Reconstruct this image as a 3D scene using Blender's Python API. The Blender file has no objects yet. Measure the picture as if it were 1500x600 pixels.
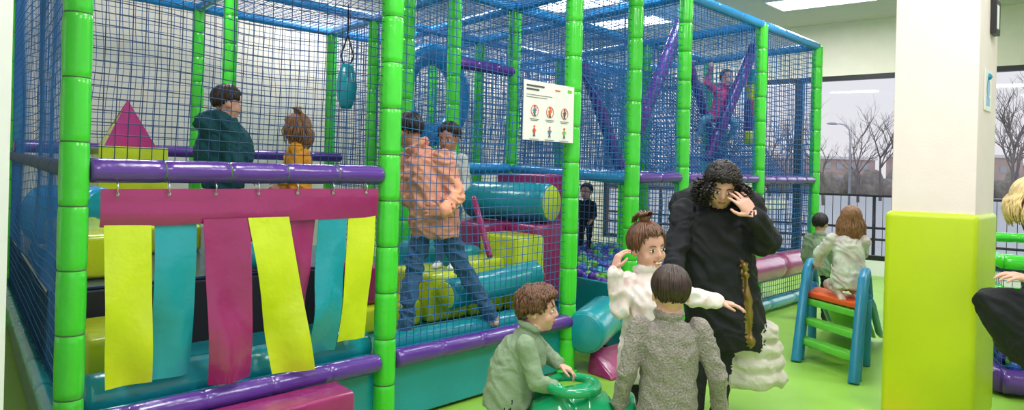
import bpy, bmesh, math, random
from mathutils import Vector, Matrix, noise
from mathutils.kdtree import KDTree
random.seed(7)
V=Vector
sc=bpy.context.scene
sc.view_settings.view_transform='Standard'
Z=V((0,0,1))
# ------------------------------------------------------------------ materials
def lin(c):
    r=[]
    for v in c:
        v/=255.0
        r.append(v/12.92 if v<=0.04045 else ((v+0.055)/1.055)**2.4)
    return (r[0],r[1],r[2],1)
def mat(name,c,rough=.5,var=.08,nscale=6,bump=0,bscale=40,metal=0,emit=0,trans=0,coat=0,c2=None):
    m=bpy.data.materials.new(name); m.use_nodes=True
    nt=m.node_tree; b=nt.nodes['Principled BSDF']
    col=lin(c)
    b.inputs['Roughness'].default_value=rough
    b.inputs['Metallic'].default_value=metal
    b.inputs['Transmission Weight'].default_value=trans
    b.inputs['Coat Weight'].default_value=coat
    b.inputs['Coat Roughness'].default_value=.15
    tc=nt.nodes.new('ShaderNodeTexCoord')
    n=nt.nodes.new('ShaderNodeTexNoise'); n.inputs['Scale'].default_value=nscale; n.inputs['Detail'].default_value=4
    nt.links.new(tc.outputs['Object'],n.inputs['Vector'])
    r=nt.nodes.new('ShaderNodeValToRGB')
    if c2: a,bb=lin(c2),col
    else:
        a=tuple(max(0,x*(1-var)) for x in col[:3])+(1,)
        bb=tuple(min(1,x*(1+var)) for x in col[:3])+(1,)
    r.color_ramp.elements[0].color=a; r.color_ramp.elements[1].color=bb
    r.color_ramp.elements[0].position=.35; r.color_ramp.elements[1].position=.65
    nt.links.new(n.outputs['Fac'],r.inputs['Fac']); nt.links.new(r.outputs['Color'],b.inputs['Base Color'])
    if bump:
        n2=nt.nodes.new('ShaderNodeTexNoise'); n2.inputs['Scale'].default_value=bscale; n2.inputs['Detail'].default_value=3
        nt.links.new(tc.outputs['Object'],n2.inputs['Vector'])
        bp=nt.nodes.new('ShaderNodeBump'); bp.inputs['Strength'].default_value=bump; bp.inputs['Distance'].default_value=.02
        nt.links.new(n2.outputs['Fac'],bp.inputs['Height']); nt.links.new(bp.outputs['Normal'],b.inputs['Normal'])
    if emit:
        b.inputs['Emission Color'].default_value=col; b.inputs['Emission Strength'].default_value=emit
    return m
vin=dict(rough=.25,var=.06,nscale=3,bump=.4,bscale=9,coat=.35)
M={}
M['green']=mat('vinyl_green',(66,204,50),**vin)
M['purple']=mat('vinyl_purple',(90,50,142),**vin)
M['magenta']=mat('vinyl_magenta',(152,40,100),**vin)
M['lime']=mat('vinyl_lime',(202,216,30),**vin)
M['teal']=mat('vinyl_teal',(22,146,160),**vin)
M['blue']=mat('vinyl_blue',(40,142,204),**vin)
M['dblue']=mat('vinyl_dark_blue',(20,50,90),**vin)
M['dark']=mat('dark_padding',(34,32,44),rough=.7)
M['net']=mat('net_blue',(28,98,160),rough=.6)
M['net2']=mat('net_navy',(22,58,104),rough=.6)
M['tie']=mat('cable_tie',(70,110,60),rough=.5)
M['metal']=mat('metal',(190,190,195),rough=.3,metal=1)
M['black']=mat('black_frame',(28,28,30),rough=.4)
M['white']=mat('white_paint',(240,236,234),rough=.6,var=.02)
M['cream']=mat('cream_wall',(238,229,214),rough=.8,var=.02,bump=.05,bscale=60)
M['column']=mat('column_paint',(244,224,220),rough=.7,var=.02,bump=.05,bscale=80)
M['pad']=mat('column_pad_vinyl',(190,208,22),rough=.4,var=.04,nscale=2,bump=.15,bscale=5)
M['floor']=mat('floor_green',(148,196,72),rough=.4,var=.05,nscale=3,bump=.05,bscale=80)
M['ceil']=mat('ceiling_paint',(214,204,212),rough=.9,var=.02)
M['lamp']=mat('lamp_panel',(250,253,255),emit=9)
M['paper']=mat('paper',(240,238,230),rough=.5,var=.02)
M['ink']=mat('ink',(80,80,85),rough=.6)
M['red']=mat('red_ink',(205,90,70),rough=.6)
M['orange']=mat('plastic_orange',(235,95,40),rough=.35)
M['pblue']=mat('plastic_blue',(40,134,176),rough=.35)
M['pgreen']=mat('plastic_green',(110,200,70),rough=.35)
M['emer']=mat('plastic_emerald',(20,165,105),rough=.15,trans=.2,coat=.5)
M['asph']=mat('asphalt',(185,187,192),rough=.9)
M['hazy_brick']=mat('brick_building_hazy',(196,172,164),rough=.9,nscale=.4,var=.12)  # far walls paled: distance haze is painted into this base colour
M['bark']=mat('bark',(128,118,116),rough=.9)
M['bush']=mat('hedge',(150,142,134),rough=.9,nscale=2,var=.25)
M['wood']=mat('mat_wood',(200,170,110),rough=.6,nscale=12,var=.2)
M['eye']=mat('eye_white',(235,232,228),rough=.2)
M['iris']=mat('eye_iris',(40,26,20),rough=.15)
M['lip']=mat('lips',(176,88,80),rough=.4)
M['teeth']=mat('teeth',(240,235,228),rough=.3)
SK=mat('skin_light',(222,166,146),rough=.5,var=.05,nscale=12)
SK2=mat('skin_tan',(192,130,104),rough=.5,var=.05,nscale=12)
H_dark=mat('hair_black',(32,22,20),rough=.42,var=.35,nscale=40)
H_dbrown=mat('hair_dark_brown',(58,38,29),rough=.45,var=.35,nscale=40)
H_brown=mat('hair_brown',(98,62,40),rough=.45,var=.35,nscale=40)
H_mid=mat('hair_light_brown',(140,96,62),rough=.45,var=.3,nscale=40)
H_blond=mat('hair_blond',(214,182,128),rough=.45,var=.2,nscale=40)
cl=lambda n,c,**k: mat(n,c,rough=.85,bump=k.pop('bump',.4),bscale=k.pop('bscale',34),**k)
# ------------------------------------------------------------------ mesh builder
class MB:
    def __init__(s): s.v=[];s.f=[];s.m=[];s.t=[]
    def add(s,vs,fs,mi=0):
        o=len(s.v); s.v+=vs; s.t+=[mi]*len(vs)
        s.f+=[tuple(i+o for i in f) for f in fs]; s.m+=[mi]*len(fs)
    def box(s,o,vx,vy,vz,mi=0):
        o=V(o);vx=V(vx);vy=V(vy);vz=V(vz)
        vs=[o,o+vx,o+vx+vy,o+vy]; vs=vs+[p+vz for p in vs]
        fs=[(0,3,2,1),(4,5,6,7),(0,1,5,4),(1,2,6,5),(2,3,7,6),(3,0,4,7)]
        if vx.cross(vy).dot(vz)<0: fs=[tuple(reversed(f)) for f in fs]
        s.add(vs,fs,mi)
    def prism(s,pts,vec,mi=0):
        n=len(pts); pts=[V(p) for p in pts]; vec=V(vec)
        vs=pts+[p+vec for p in pts]
        s.add(vs,[tuple(range(n))[::-1],tuple(range(n,2*n))]+[(i,(i+1)%n,(i+1)%n+n,i+n) for i in range(n)],mi)
    def rings(s,rs,mi=0,caps=True):
        n=len(rs[0]); vs=[p for r in rs for p in r]; fs=[]
        for k in range(len(rs)-1):
            for i in range(n):
                j=(i+1)%n; fs.append((k*n+i,k*n+j,(k+1)*n+j,(k+1)*n+i))
        if caps: fs.append(tuple(range(n))[::-1]); b=(len(rs)-1)*n; fs.append(tuple(range(b,b+n)))
        s.add(vs,fs,mi)
    def tube(s,pts,rad,n=10,mi=0,caps=True):
        pts=[V(p) for p in pts]
        if not hasattr(rad,'__len__'): rad=[rad]*len(pts)
        d=(pts[1]-pts[0]).normalized()
        a=d.orthogonal().normalized(); rs=[]
        for i,p in enumerate(pts):
            if i==0: t=pts[1]-pts[0]
            elif i==len(pts)-1: t=pts[-1]-pts[-2]
            else: t=pts[i+1]-pts[i-1]
            if t.length<1e-7: t=d
            t=t.normalized(); a=a-t*a.dot(t)
            if a.length<1e-5: a=t.orthogonal()
            a.normalize(); b=t.cross(a); d=t
            rs.append([p+(a*math.cos(2*math.pi*k/n)+b*math.sin(2*math.pi*k/n))*rad[i] for k in range(n)])
        s.rings(rs,mi,caps)
    def ell(s,c,ax,ay,az,mi=0,n=16,m=10,fn=None):
        c=V(c);vs=[c+V(az)]
        for j in range(1,m):
            ph=math.pi*j/m
            for i in range(n):
                th=2*math.pi*i/n
                vs.append(c+V(ax)*math.cos(th)*math.sin(ph)+V(ay)*math.sin(th)*math.sin(ph)+V(az)*math.cos(ph))
        vs.append(c-V(az)); fs=[(0,1+i,1+(i+1)%n) for i in range(n)]
        for j in range(m-2):
            for i in range(n):
                a=1+j*n+i;b=1+j*n+(i+1)%n; fs.append((a,a+n,b+n,b))
        L=len(vs)-1; fs+=[(L,1+(m-2)*n+(i+1)%n,1+(m-2)*n+i) for i in range(n)]
        if V(ax).cross(V(ay)).dot(V(az))<0: fs=[tuple(reversed(f)) for f in fs]
        if fn: vs=[fn(v) for v in vs]
        s.add(vs,fs,mi)
    def sph(s,c,r,mi=0,n=10,m=7): s.ell(c,(r,0,0),(0,r,0),(0,0,r),mi,n,m)
    def bone(s,a,b,ra,rb,mi=0,n=16):
        a=V(a);b=V(b);L=(b-a).length
        k=max(3,int(L/.018)); 
        s.tube([a.lerp(b,i/k) for i in range(k+1)],[ra+(rb-ra)*i/k for i in range(k+1)],n,mi)
        s.sph(a,ra,mi,16,10); s.sph(b,rb,mi,16,10)
    def loft(s,keys,mi=0,n=28,sub=8,power=1.0):
        rs=[];K=[]
        for a,b in zip(keys[:-1],keys[1:]):
            for i in range(sub):
                K.append(tuple(V(a[q]).lerp(V(b[q]),i/sub) for q in range(3)))
        K.append(tuple(V(x) for x in keys[-1]))
        for c,x,y in K:
            rs.append([c+x*math.copysign(abs(math.cos(2*math.pi*i/n))**power,math.cos(2*math.pi*i/n))+y*math.copysign(abs(math.sin(2*math.pi*i/n))**power,math.sin(2*math.pi*i/n)) for i in range(n)])
        s.rings(rs,mi)
    def obj(s,name,mats,parent=None,origin=(0,0,0),smooth=True,bevel=0,seg=3):
        o=V(origin); me=bpy.data.meshes.new(name)
        me.from_pydata([tuple(v-o) for v in s.v],[],s.f)
        for m in mats: me.materials.append(m)
        me.polygons.foreach_set('material_index',s.m)
        me.polygons.foreach_set('use_smooth',[smooth]*len(s.f)); me.update()
        ob=bpy.data.objects.new(name,me); sc.collection.objects.link(ob)
        if parent is not None:
            ob.parent=parent
            ob.location=o-parent.location
        else: ob.location=o
        if bevel:
            b=ob.modifiers.new('bevel','BEVEL'); b.width=bevel; b.segments=seg; b.limit_method='ANGLE'
        return ob
def fixn(ob):
    bm=bmesh.new(); bm.from_mesh(ob.data); bmesh.ops.recalc_face_normals(bm,faces=bm.faces); bm.to_mesh(ob.data); bm.free()
def empty(name,loc=(0,0,0)):
    e=bpy.data.objects.new(name,None); e.location=loc; e.empty_display_size=.1; sc.collection.objects.link(e); return e
def remesh(mb,name,mats,parent,origin,vox,smooth=3,disp=0,dscale=9,dtags=None):
    ob=mb.obj(name,mats,parent,origin)
    fixn(ob)
    md=ob.modifiers.new('r','REMESH'); md.mode='VOXEL'; md.voxel_size=vox
    bpy.context.view_layer.update()
    dg=bpy.context.evaluated_depsgraph_get()
    me=bpy.data.meshes.new_from_object(ob.evaluated_get(dg))
    me.materials.clear()
    for m in mats: me.materials.append(m)
    kd=KDTree(len(mb.v))
    o=V(origin)
    for i,v in enumerate(mb.v): kd.insert(v-o,i)
    kd.balance()
    bm=bmesh.new(); bm.from_mesh(me)
    for _ in range(smooth): bmesh.ops.smooth_vert(bm,verts=bm.verts,factor=.5,use_axis_x=True,use_axis_y=True,use_axis_z=True)
    bm.normal_update()
    for f in bm.faces:
        c=f.calc_center_median(); f.material_index=mb.t[kd.find(c)[1]]; f.smooth=True
    if disp:
        for v in bm.verts:
            if any(f.material_index in dtags for f in v.link_faces):
                p=v.co*dscale; w_=noise.noise(p*.5)*1.2; q=V((p.x*.9+w_,p.y*.9,p.z*1.25-w_+p.x*.5))
                d=1-abs(noise.noise(q))*3.0
                d2=noise.noise(q*2.1+V((5,3,1)))
                v.co+=v.normal*disp*(d*.9+d2*.5)
    bm.to_mesh(me); bm.free()
    old=ob.data; ob.modifiers.clear(); ob.data=me; bpy.data.meshes.remove(old)
    return ob
# ------------------------------------------------------------------ playground frame
U=V((.668,.744,0)); T=V((-.6,.8,0)); A0=V((-1.674,2.82,0))
def W(s,t,h): return A0+U*s+T*t+V((0,0,h))
TOP=2.94; MID=1.36; BOT=.37; SB=1.52
def foampipe(mb,p0,p1,r,mi,piece=.30,tie=None,n=16):
    p0=V(p0);p1=V(p1);L=(p1-p0).length;k=max(1,round(L/piece));pts=[];rr=[]
    for i in range(k):
        for f,q in ((.0,.88),(.03,.98),(.12,1.0),(.5,1.02),(.88,1.0),(.97,.98)):
            pts.append(p0.lerp(p1,(i+f)/k)); rr.append(r*q)
    pts.append(p1); rr.append(r*.9)
    mb.tube(pts,rr,n,mi)
    if tie is not None:
        for i in range(1,k):
            c=p0.lerp(p1,i/k); d=(p1-p0).normalized()
            mb.tube([c-d*.003,c+d*.003],r*.94,n,tie)
play=empty('playground_structure',(0,0,0))
posts=MB()
fp=[(0,0),(SB,0),(3.12,0),(3.9,0),(4.68,0),(6.24,0),(7.8,0)]
bp=[(0,4.2),(1.56,4.2),(3.12,4.2),(4.68,4.2),(7.8,4.2),(1.56,3.12),(3.12,3.12),(4.68,3.12),(6.24,3.12),(7.8,3.12),(2.6,1.56),(3.12,1.56),(3.9,1.56),(6.24,1.56),(7.8,1.56)]
for i,(s,t) in enumerate(fp+bp):
    foampipe(posts,W(s,t,0),W(s,t,TOP),.052 if s==0 else .06,0,.25,tie=1)
    posts.tube([W(s,t,0),W(s,t,.03)],.08,12,0)
posts.obj('posts',[M['green'],M['tie']],play)
rails=MB() # 0 purple 1 blue 2 tie 3 magenta 4 teal
foampipe(rails,W(.05,0,MID),W(1.46,0,MID),.048,0,.28,2)
for a,b in ((3.96,4.62),(4.74,6.18),(6.3,7.74)): foampipe(rails,W(a,0,MID+.01),W(b,0,MID+.02),.045,0)
foampipe(rails,W(-.1,-.02,BOT),W(1.46,-.02,BOT),.05,0,.3)
foampipe(rails,W(1.58,-.02,BOT),W(3.2,-.02,BOT),.05,0,.3)
foampipe(rails,W(4.7,0,.46),W(7.75,0,.46),.14,3,.9)
foampipe(rails,W(3.9,0,.08),W(7.8,0,.08),.07,4,.7)
for s0,s1 in ((0,1.56),(1.56,3.12),(3.12,4.68),(4.68,6.24),(6.24,7.8)):
    for t in (0,1.56,3.12,4.2):
        if t==1.56 and s0<1.5: continue
        foampipe(rails,W(s0,t,TOP),W(s1,t,TOP),.045,1,.5)
for s in (0,1.56,3.12,3.9,4.68,6.24,7.8):
    foampipe(rails,W(s,0,TOP),W(s,4.2,TOP),.045,1,.5)
foampipe(rails,W(3.9,0,MID),W(3.9,1.56,MID+.06),.045,1,.5)
foampipe(rails,W(2.6,1.56,MID+.06),W(3.9,1.56,MID+.06),.045,1,.5)
for s0,s1 in ((3.9,4.68),(4.68,6.24),(6.24,7.8)):
    foampipe(rails,W(s0,1.56,MID+.04),W(s1,1.56,MID+.04),.045,1 if s0<5 else 0,.5)
    foampipe(rails,W(s0,3.12,MID+.04),W(s1,3.12,MID+.04),.045,1,.5)
for s in (4.68,6.24,7.8): foampipe(rails,W(s,0,MID+.02),W(s,3.12,MID+.04),.045,1,.5)
for s0,s1 in ((0,1.56),(1.56,3.12)): foampipe(rails,W(s0,3.9,1.5),W(s1,3.9,1.5),.05,0,.4)
foampipe(rails,W(0,0.1,MID),W(0,4.2,1.42),.035,5,.5)
foampipe(rails,W(-.03,0.1,BOT),W(-.03,4.2,BOT),.04,4,.5)
foampipe(rails,W(3.12,1.56,2.33),W(3.9,1.56,2.33),.05,0,.3)
foampipe(rails,(.70,7.5,2.5),(1.12,7.6,1.45),.06,0,.35)
foampipe(rails,(1.62,7.2,2.9),(1.16,7.0,1.75),.06,0,.35)
foampipe(rails,(2.60,8.0,2.82),(2.08,7.9,1.55),.06,0,.35)
foampipe(rails,(2.0,8.6,2.8),(2.5,8.8,1.5),.05,0,.35)
foampipe(rails,W(2.72,.7,1.2),W(2.66,.40,.80),.022,3,.2)
rails.obj('rails',[M['purple'],M['blue'],M['tie'],M['magenta'],M['teal'],M['net2']],play)
def net(mb,o,a,b,cell=.05,r=.0022,sag=.02,mi=0,seed=0):
    o=V(o);a=V(a);b=V(b);nrm=a.cross(b).normalized();la=a.length;lb=b.length;an=a/la;bn=b/lb
    na=max(2,round(la/cell));nb=max(2,round(lb/cell)); sd=V((seed*3.1,seed*1.7,0))
    def P(u,v):
        e=math.sin(math.pi*min(max(u,0),1))*math.sin(math.pi*min(max(v,0),1))
        q=V((u*la*1.3,v*lb*1.3,0))+sd
        return o+a*u+b*v+nrm*(sag*e*(.5+1.5*noise.noise(q)))+an*(noise.noise(q+V((9,0,0)))*cell*.9*e)+bn*((noise.noise(q+V((0,9,0)))*cell*.9-.03)*e)
    def strand(pl,side):
        rs=[[p+nrm*r,p-nrm*r*.6+side*r,p-nrm*r*.6-side*r] for p in pl]; mb.rings(rs,mi,False)
    ka=max(3,round(lb/.16)); kb=max(3,round(la/.16))
    for i in range(na+1): strand([P(i/na,j/ka) for j in range(ka+1)],an)
    for j in range(nb+1): strand([P(i/kb,j/nb) for i in range(kb+1)],bn)
nets=MB(); sd=0
def pn(s0,t0,s1,t1,h0,h1,cell=.05,r=.0022,mi=0,sag=.03):
    global sd; sd+=1
    net(nets,W(s0,t0,h0),W(s1,t1,h0)-W(s0,t0,h0),V((0,0,h1-h0)),cell,r,sag,mi,sd)
pn(0,0,SB,0,MID,TOP,.048,.0021,1)
pn(SB,0,3.12,0,BOT,TOP,.05,.0023)
pn(3.12,0,3.9,0,MID,TOP,.05,.0023)
pn(3.9,0,4.68,0,.1,TOP,.055,.0026)
pn(4.68,0,6.24,0,.1,TOP,.055,.003)
pn(6.24,0,7.8,0,.1,TOP,.055,.0032)
pn(0,0,0,4.2,.4,TOP,.055,.0024,0)
pn(7.8,0,7.8,4.2,.3,TOP,.06,.004)
for s0,s1 in ((0,1.56),(1.56,3.12)): pn(s0,4.2,s1,4.2,1.5,TOP,.06,.003,0)
for s0,s1 in ((3.12,4.68),(4.68,6.24),(6.24,7.8)):
    pn(s0,4.2,s1,4.2,.6,TOP,.06,.004)
    pn(s0,1.56,s1,1.56,MID,TOP,.06,.0033); 
    pn(s0,3.12,s1,3.12,MID,TOP,.06,.0036)
for s in (3.12,4.68,6.24): pn(s,0 if s>4 else 1.56,s,4.2,MID if s>4 else .6,TOP,.06,.0036)
pn(3.9,0,3.9,1.56,.6,TOP,.06,.003)
for s0,s1 in ((0,1.56),(1.56,3.12),(3.12,4.68),(4.68,6.24),(6.24,7.8)):
    sd+=1; o=W(s0,0,TOP-.02); net(nets,o,W(s1,0,TOP-.02)-o,W(s0,4.2,TOP-.02)-o,.075,.0032,-.08,0,sd)
for s0,s1 in ((4.68,6.24),(6.24,7.8)):
    sd+=1; o=W(s0,.0,MID); net(nets,o,W(s1,0,MID)-o,W(s0,3.12,MID)-o,.06,.004,-.05,0,sd)
    sd+=1; o=W(s0,.3,MID); net(nets,o,W(s1,.3,MID)-o,W(s0,1.5,2.6)-o,.07,.006,-.06,0,sd)
nets.obj('safety_nets',[M['net'],M['net2']],play)
# banner + hanging strips
bn=MB()
def sheet(mb,quads,mi,t,curl=.02,seed=0,nu=6,nv=16):
    (s0,h0),(s1,h1),(s2,h2),(s3,h3)=quads
    vs=[];fs=[]
    for side in (0,1):
        for j in range(nv+1):
            v=j/nv
            for i in range(nu+1):
                u=i/nu
                s=(s0*(1-u)+s1*u)*(1-v)+(s3*(1-u)+s2*u)*v; h=(h0*(1-u)+h1*u)*(1-v)+(h3*(1-u)+h2*u)*v
                off=t-curl*v*noise.noise(V((seed*2.7,v*2.2,u*1.2)))*2.5-curl*.5*math.sin(v*3)
                vs.append(W(s,off-.003*side,h))
    n1=(nu+1)*(nv+1)
    for j in range(nv):
        for i in range(nu):
            a=j*(nu+1)+i; fs.append((a,a+1,a+nu+2,a+nu+1)); fs.append((n1+a,n1+a+nu+1,n1+a+nu+2,n1+a+1))
    mb.add(vs,fs,mi)
sheet(bn,[(.09,1.29),(1.43,1.29),(1.43,1.14),(.09,1.14)],0,-.035,.01,9,40,6)
sheet(bn,[(.105,1.15),(.285,1.15),(.303,.50),(.125,.50)],1,-.03,.02,1)
sheet(bn,[(.30,1.15),(.475,1.15),(.47,.49),(.30,.50)],2,-.02,.03,2)
sheet(bn,[(.497,1.16),(.712,1.16),(.735,.44),(.54,.44)],0,-.045,.03,3)
sheet(bn,[(.896,1.15),(1.065,1.15),(1.02,.72),(.97,.72)],0,-.01,.02,4)
sheet(bn,[(.70,1.16),(.905,1.16),(1.045,.43),(.845,.43)],1,-.05,.03,5)
sheet(bn,[(1.075,1.15),(1.24,1.15),(1.2,.48),(1.03,.48)],2,-.03,.03,6)
sheet(bn,[(1.25,1.15),(1.42,1.15),(1.37,.52),(1.205,.52)],1,-.03,.02,7)
for i in range(7):
    s=.15+i*.2
    bn.tube([W(s,-.05,1.27),W(s,-.055,1.30),W(s,-.03,1.325)],.003,6,3)
    bn.ell(W(s,-.042,1.268),(.009,0,0),(0,.004,0),(0,0,.009),3,10,6)
bn.obj('banner_and_strips',[M['magenta'],M['lime'],M['teal'],M['metal']],play)
sk=MB() # 0 teal 1 dark 2 lime 3 magenta 4 dblue
def fb(mb,s0,s1,t0,t1,h0,h1,mi):
    o=W(s0,t0,h0); mb.box(o,W(s1,t0,h0)-o,W(s0,t1,h0)-o,V((0,0,h1-h0)),mi)
fb(sk,0,3.1,.02,.05,.02,BOT-.03,0)
fb(sk,-.02,.0,.1,4.2,.02,BOT-.02,4)
fb(sk,.02,3.1,.06,.95,.3,.40,0)
fb(sk,.02,1.9,.95,4.2,.02,.74,1)
fb(sk,1.9,3.1,.95,4.2,.02,.5,0)
fb(sk,.0,1.9,.97,4.2,.74,.76,4)
sk.obj('padded_decks',[M['teal'],M['dark'],M['lime'],M['magenta'],M['dblue']],play,smooth=False,bevel=.012)
rl=MB(); foampipe(rl,W(.06,.16,.43),W(1.46,.16,.43),.095,0,.75); foampipe(rl,W(1.60,.14,.41),W(3.1,.14,.41),.06,0,.75)
rl.obj('front_bolster',[M['teal']],play)
def foam(name,s0,s1,t0,t1,h0,h1,m,bev=.03):
    mb=MB(); fb(mb,s0,s1,t0,t1,h0,h1,0); o=mb.obj(name,[M[m]],None,W(s0,t0,h0),smooth=True,bevel=bev,seg=4); return o
foam('foam_block',.1,.5,.35,.9,.40,.62,'lime'); foam('foam_block',.12,.45,1.2,2.6,.76,1.0,'lime')
foam('foam_block',.62,1.1,2.2,2.7,.76,.95,'lime')
foam('foam_block',1.2,1.5,2.0,2.5,.76,1.05,'magenta')
def roll(name,p0,p1,r,m,mc):
    mb=MB();p0=V(p0);p1=V(p1);d=(p1-p0);L=d.length;d.normalize()
    mb.tube([p0+d*x for x in (0,.015,.03,L-.03,L-.015,L)],[r*.9,r*.98,r,r,r*.98,r*.9],32,0)
    for p,q in ((p0,-1),(p1,1)): mb.tube([p+d*q*.001,p+d*q*.006],[r*.9,r*.86],32,1)
    return mb.obj(name,[M[m],M[mc]],None,(p0+p1)/2)
roll('foam_cylinder',W(.15,3.2,.99),W(.5,2.75,.99),.22,'blue','teal')
roll('foam_cylinder',W(.85,1.02,.85),W(1.2,1.02,.85),.085,'teal','teal')
# staircase
foam('foam_step',1.62,2.08,.45,.92,.40,.56,'lime'); foam('foam_step',1.62,1.85,.50,.92,.565,.80,'magenta')
roll('foam_cylinder',W(2.18,.30,.60),W(2.98,.22,.68),.095,'teal','lime')
foam('foam_step',2.12,2.48,.43,.93,.40,.72,'lime',.04)
foam('foam_step',2.5,2.85,.43,.7,.40,.78,'lime'); foam('foam_step',2.5,2.85,.71,1.5,.50,.84,'teal',.06)
foam('foam_step',2.87,3.19,.33,.8,.40,.93,'lime'); foam('foam_step',2.87,3.19,.81,1.5,.50,.99,'magenta')
foam('foam_step',3.2,3.55,.45,1.45,.40,.99,'magenta'); 
foam('foam_step',3.6,3.85,.75,1.45,.40,1.38,'magenta'); 
roll('foam_cylinder',W(3.22,1.35,1.15),W(3.48,.55,1.15),.155,'teal','lime')
roll('foam_cylinder',W(3.16,-.14,.30),W(3.62,.02,.34),.15,'teal','teal')
mb=MB(); p=[W(3.25,-.35,0),W(3.85,-.35,0),W(3.85,-.10,0),W(3.25,-.10,0)]
mb.add(p+[W(3.27,-.33,.03),W(3.8,-.33,.03),W(3.78,-.11,.16),W(3.27,-.11,.16)],[(0,3,2,1),(4,5,6,7),(0,1,5,4),(1,2,6,5),(2,3,7,6),(3,0,4,7)])
mb.obj('foam_ramp',[M['magenta']],None,W(3.25,-.35,0),bevel=.015)
foam('foam_step_box',-.2,1.18,-.30,-.08,0,.35,'magenta',.02)
BM=[mat('ball_purple',(100,60,170),rough=.3),mat('ball_green',(110,190,70),rough=.3),mat('ball_blue',(50,90,190),rough=.3),mat('ball_teal',(60,170,190),rough=.3)]
e=MB()
for i in range(32):
    for j in range(40):
        s=3.98+i*.072+random.uniform(-.02,.02); t=.12+j*.075+random.uniform(-.02,.02)
        e.sph(W(s,t,.5+random.uniform(-.03,.035)+.08*noise.noise(V((s*2,t*2,0)))),.038,random.choice((0,0,1,1,2,2,3)),8,6)
e.obj('ball_pit_balls',BM,None,W(5,1.5,.5))
mb=MB(); fb(mb,3.95,6.3,.08,.12,.02,.5,0); fb(mb,3.9,3.95,.1,3.1,.02,.52,1); fb(mb,3.95,6.3,.1,3.1,.02,.42,0)
fb(mb,3.95,6.3,3.12,3.2,.02,.75,1)
mb.obj('ball_pit_basin',[M['lime'],M['teal']],play,smooth=False,bevel=.01)
mb=MB(); c=W(.81,3.6,0)
fb(mb,.55,1.1,3.35,3.8,.76,1.52,1)
a=[W(.6,3.42,1.52),W(1.02,3.42,1.52),W(1.02,3.78,1.52),W(.6,3.78,1.52),W(.81,3.6,1.92)]
mb.add(a,[(0,3,2,1),(0,1,4),(1,2,4),(2,3,4)],0); mb.add([a[3],a[0],a[4]],[(0,1,2)],1)
mb.obj('foam_pyramid',[M['magenta'],M['lime']],None,c,smooth=False,bevel=.008)
mb=MB(); c=V((-.896,8.0,2.2)); w=V((.80,.60,0)).normalized()
pts=[c+w*.36*math.cos(q)+Z*.44*math.sin(q) for q in [2*math.pi*i/40 for i in range(41)]]
mb.tube(pts,.12,16,0,False)
mb.obj('foam_ring',[M['blue']],None,c)
def bag(name,p,r,L,cols,top):
    mb=MB();n=len(cols);p=V(p)
    for i in range(n):
        z0=p.z-L/2+L*i/n; z1=z0+L/n
        k=[0,.1,.25,.5,.75,.9,1]; rr=[]
        for q in k:
            e0=1 if i>0 else min(1,.5+math.sin(min(1,q*2)*math.pi/2)*.5); e1=1 if i<n-1 else min(1,.5+math.sin(min(1,(1-q)*2)*math.pi/2)*.5)
            rr.append(r*min(e0,e1))
        mb.tube([V((p.x,p.y,z0+(z1-z0)*q)) for q in k],rr,20,i)
    for q in (-.6,.6): mb.tube([V((p.x+q*r*.5,p.y,p.z+L/2)),V((p.x+q*r,p.y,p.z+L/2+.08)),V((p.x,p.y,p.z+L/2+.28)),V((p.x,p.y,top))],.009,6,n)
    mb.obj(name,[M[c] for c in cols]+[M['black']],None,p)
bag('punching_bag',(-1.59,7.0,2.16),.10,.42,['teal'],TOP)
bag('punching_bag',(2.66,8.2,2.16),.095,.85,['lime','purple','magenta','lime','teal'],TOP)
# sign
mb=MB(); o=W(2.54,-.07,1.60); a=W(3.06,-.07,1.60)-o; b=V((0,0,.38)); nn=a.cross(b).normalized()
mb.box(o,a,nn*-.006,b,0)
def on(u,v,w,h,mi): mb.box(o+a*u+b*v+nn*.0012,a*w,nn*.0015,b*h,mi)
on(.04,.90,.34,.03,1); on(.04,.84,.24,.03,1); on(.04,.76,.5,.008,1); on(.04,.72,.4,.008,1); on(.6,.88,.1,.02,2)
on(.86,.88,.08,.05,5)
for i in range(3):
    for j in range(2):
        c=o+a*(.2+.3*i)+b*(.5-.34*j)+nn*.003
        pts=[c+a.normalized()*.036*math.cos(q)+Z*.036*math.sin(q) for q in [2*math.pi*k/24 for k in range(25)]]
        if j==0: mb.tube(pts,.002,6,2,False); mb.tube([pts[3],pts[15]],.0018,6,2)
        kk=(2,4,5)[i] if j else (4,3,1)[i]
        mb.ell(c,a.normalized()*.013,nn*.002,Z*.022,kk,10,6)
        mb.sph(c+Z*.029,.007,3)
        for q in (-1,1): mb.tube([c+Z*.012,c+Z*.002+a.normalized()*.02*q],.0025,5,3); mb.tube([c-Z*.015,c-Z*.036+a.normalized()*.009*q],.003,5,1)
        on(.11+.3*i,.355-.34*j,.18,.008,1); on(.13+.3*i,.33-.34*j,.13,.008,1)
mb.obj('safety_rules_sign',[M['paper'],M['ink'],M['red'],M['orange'],M['pblue'],M['pgreen']],None,o,smooth=False)
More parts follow.
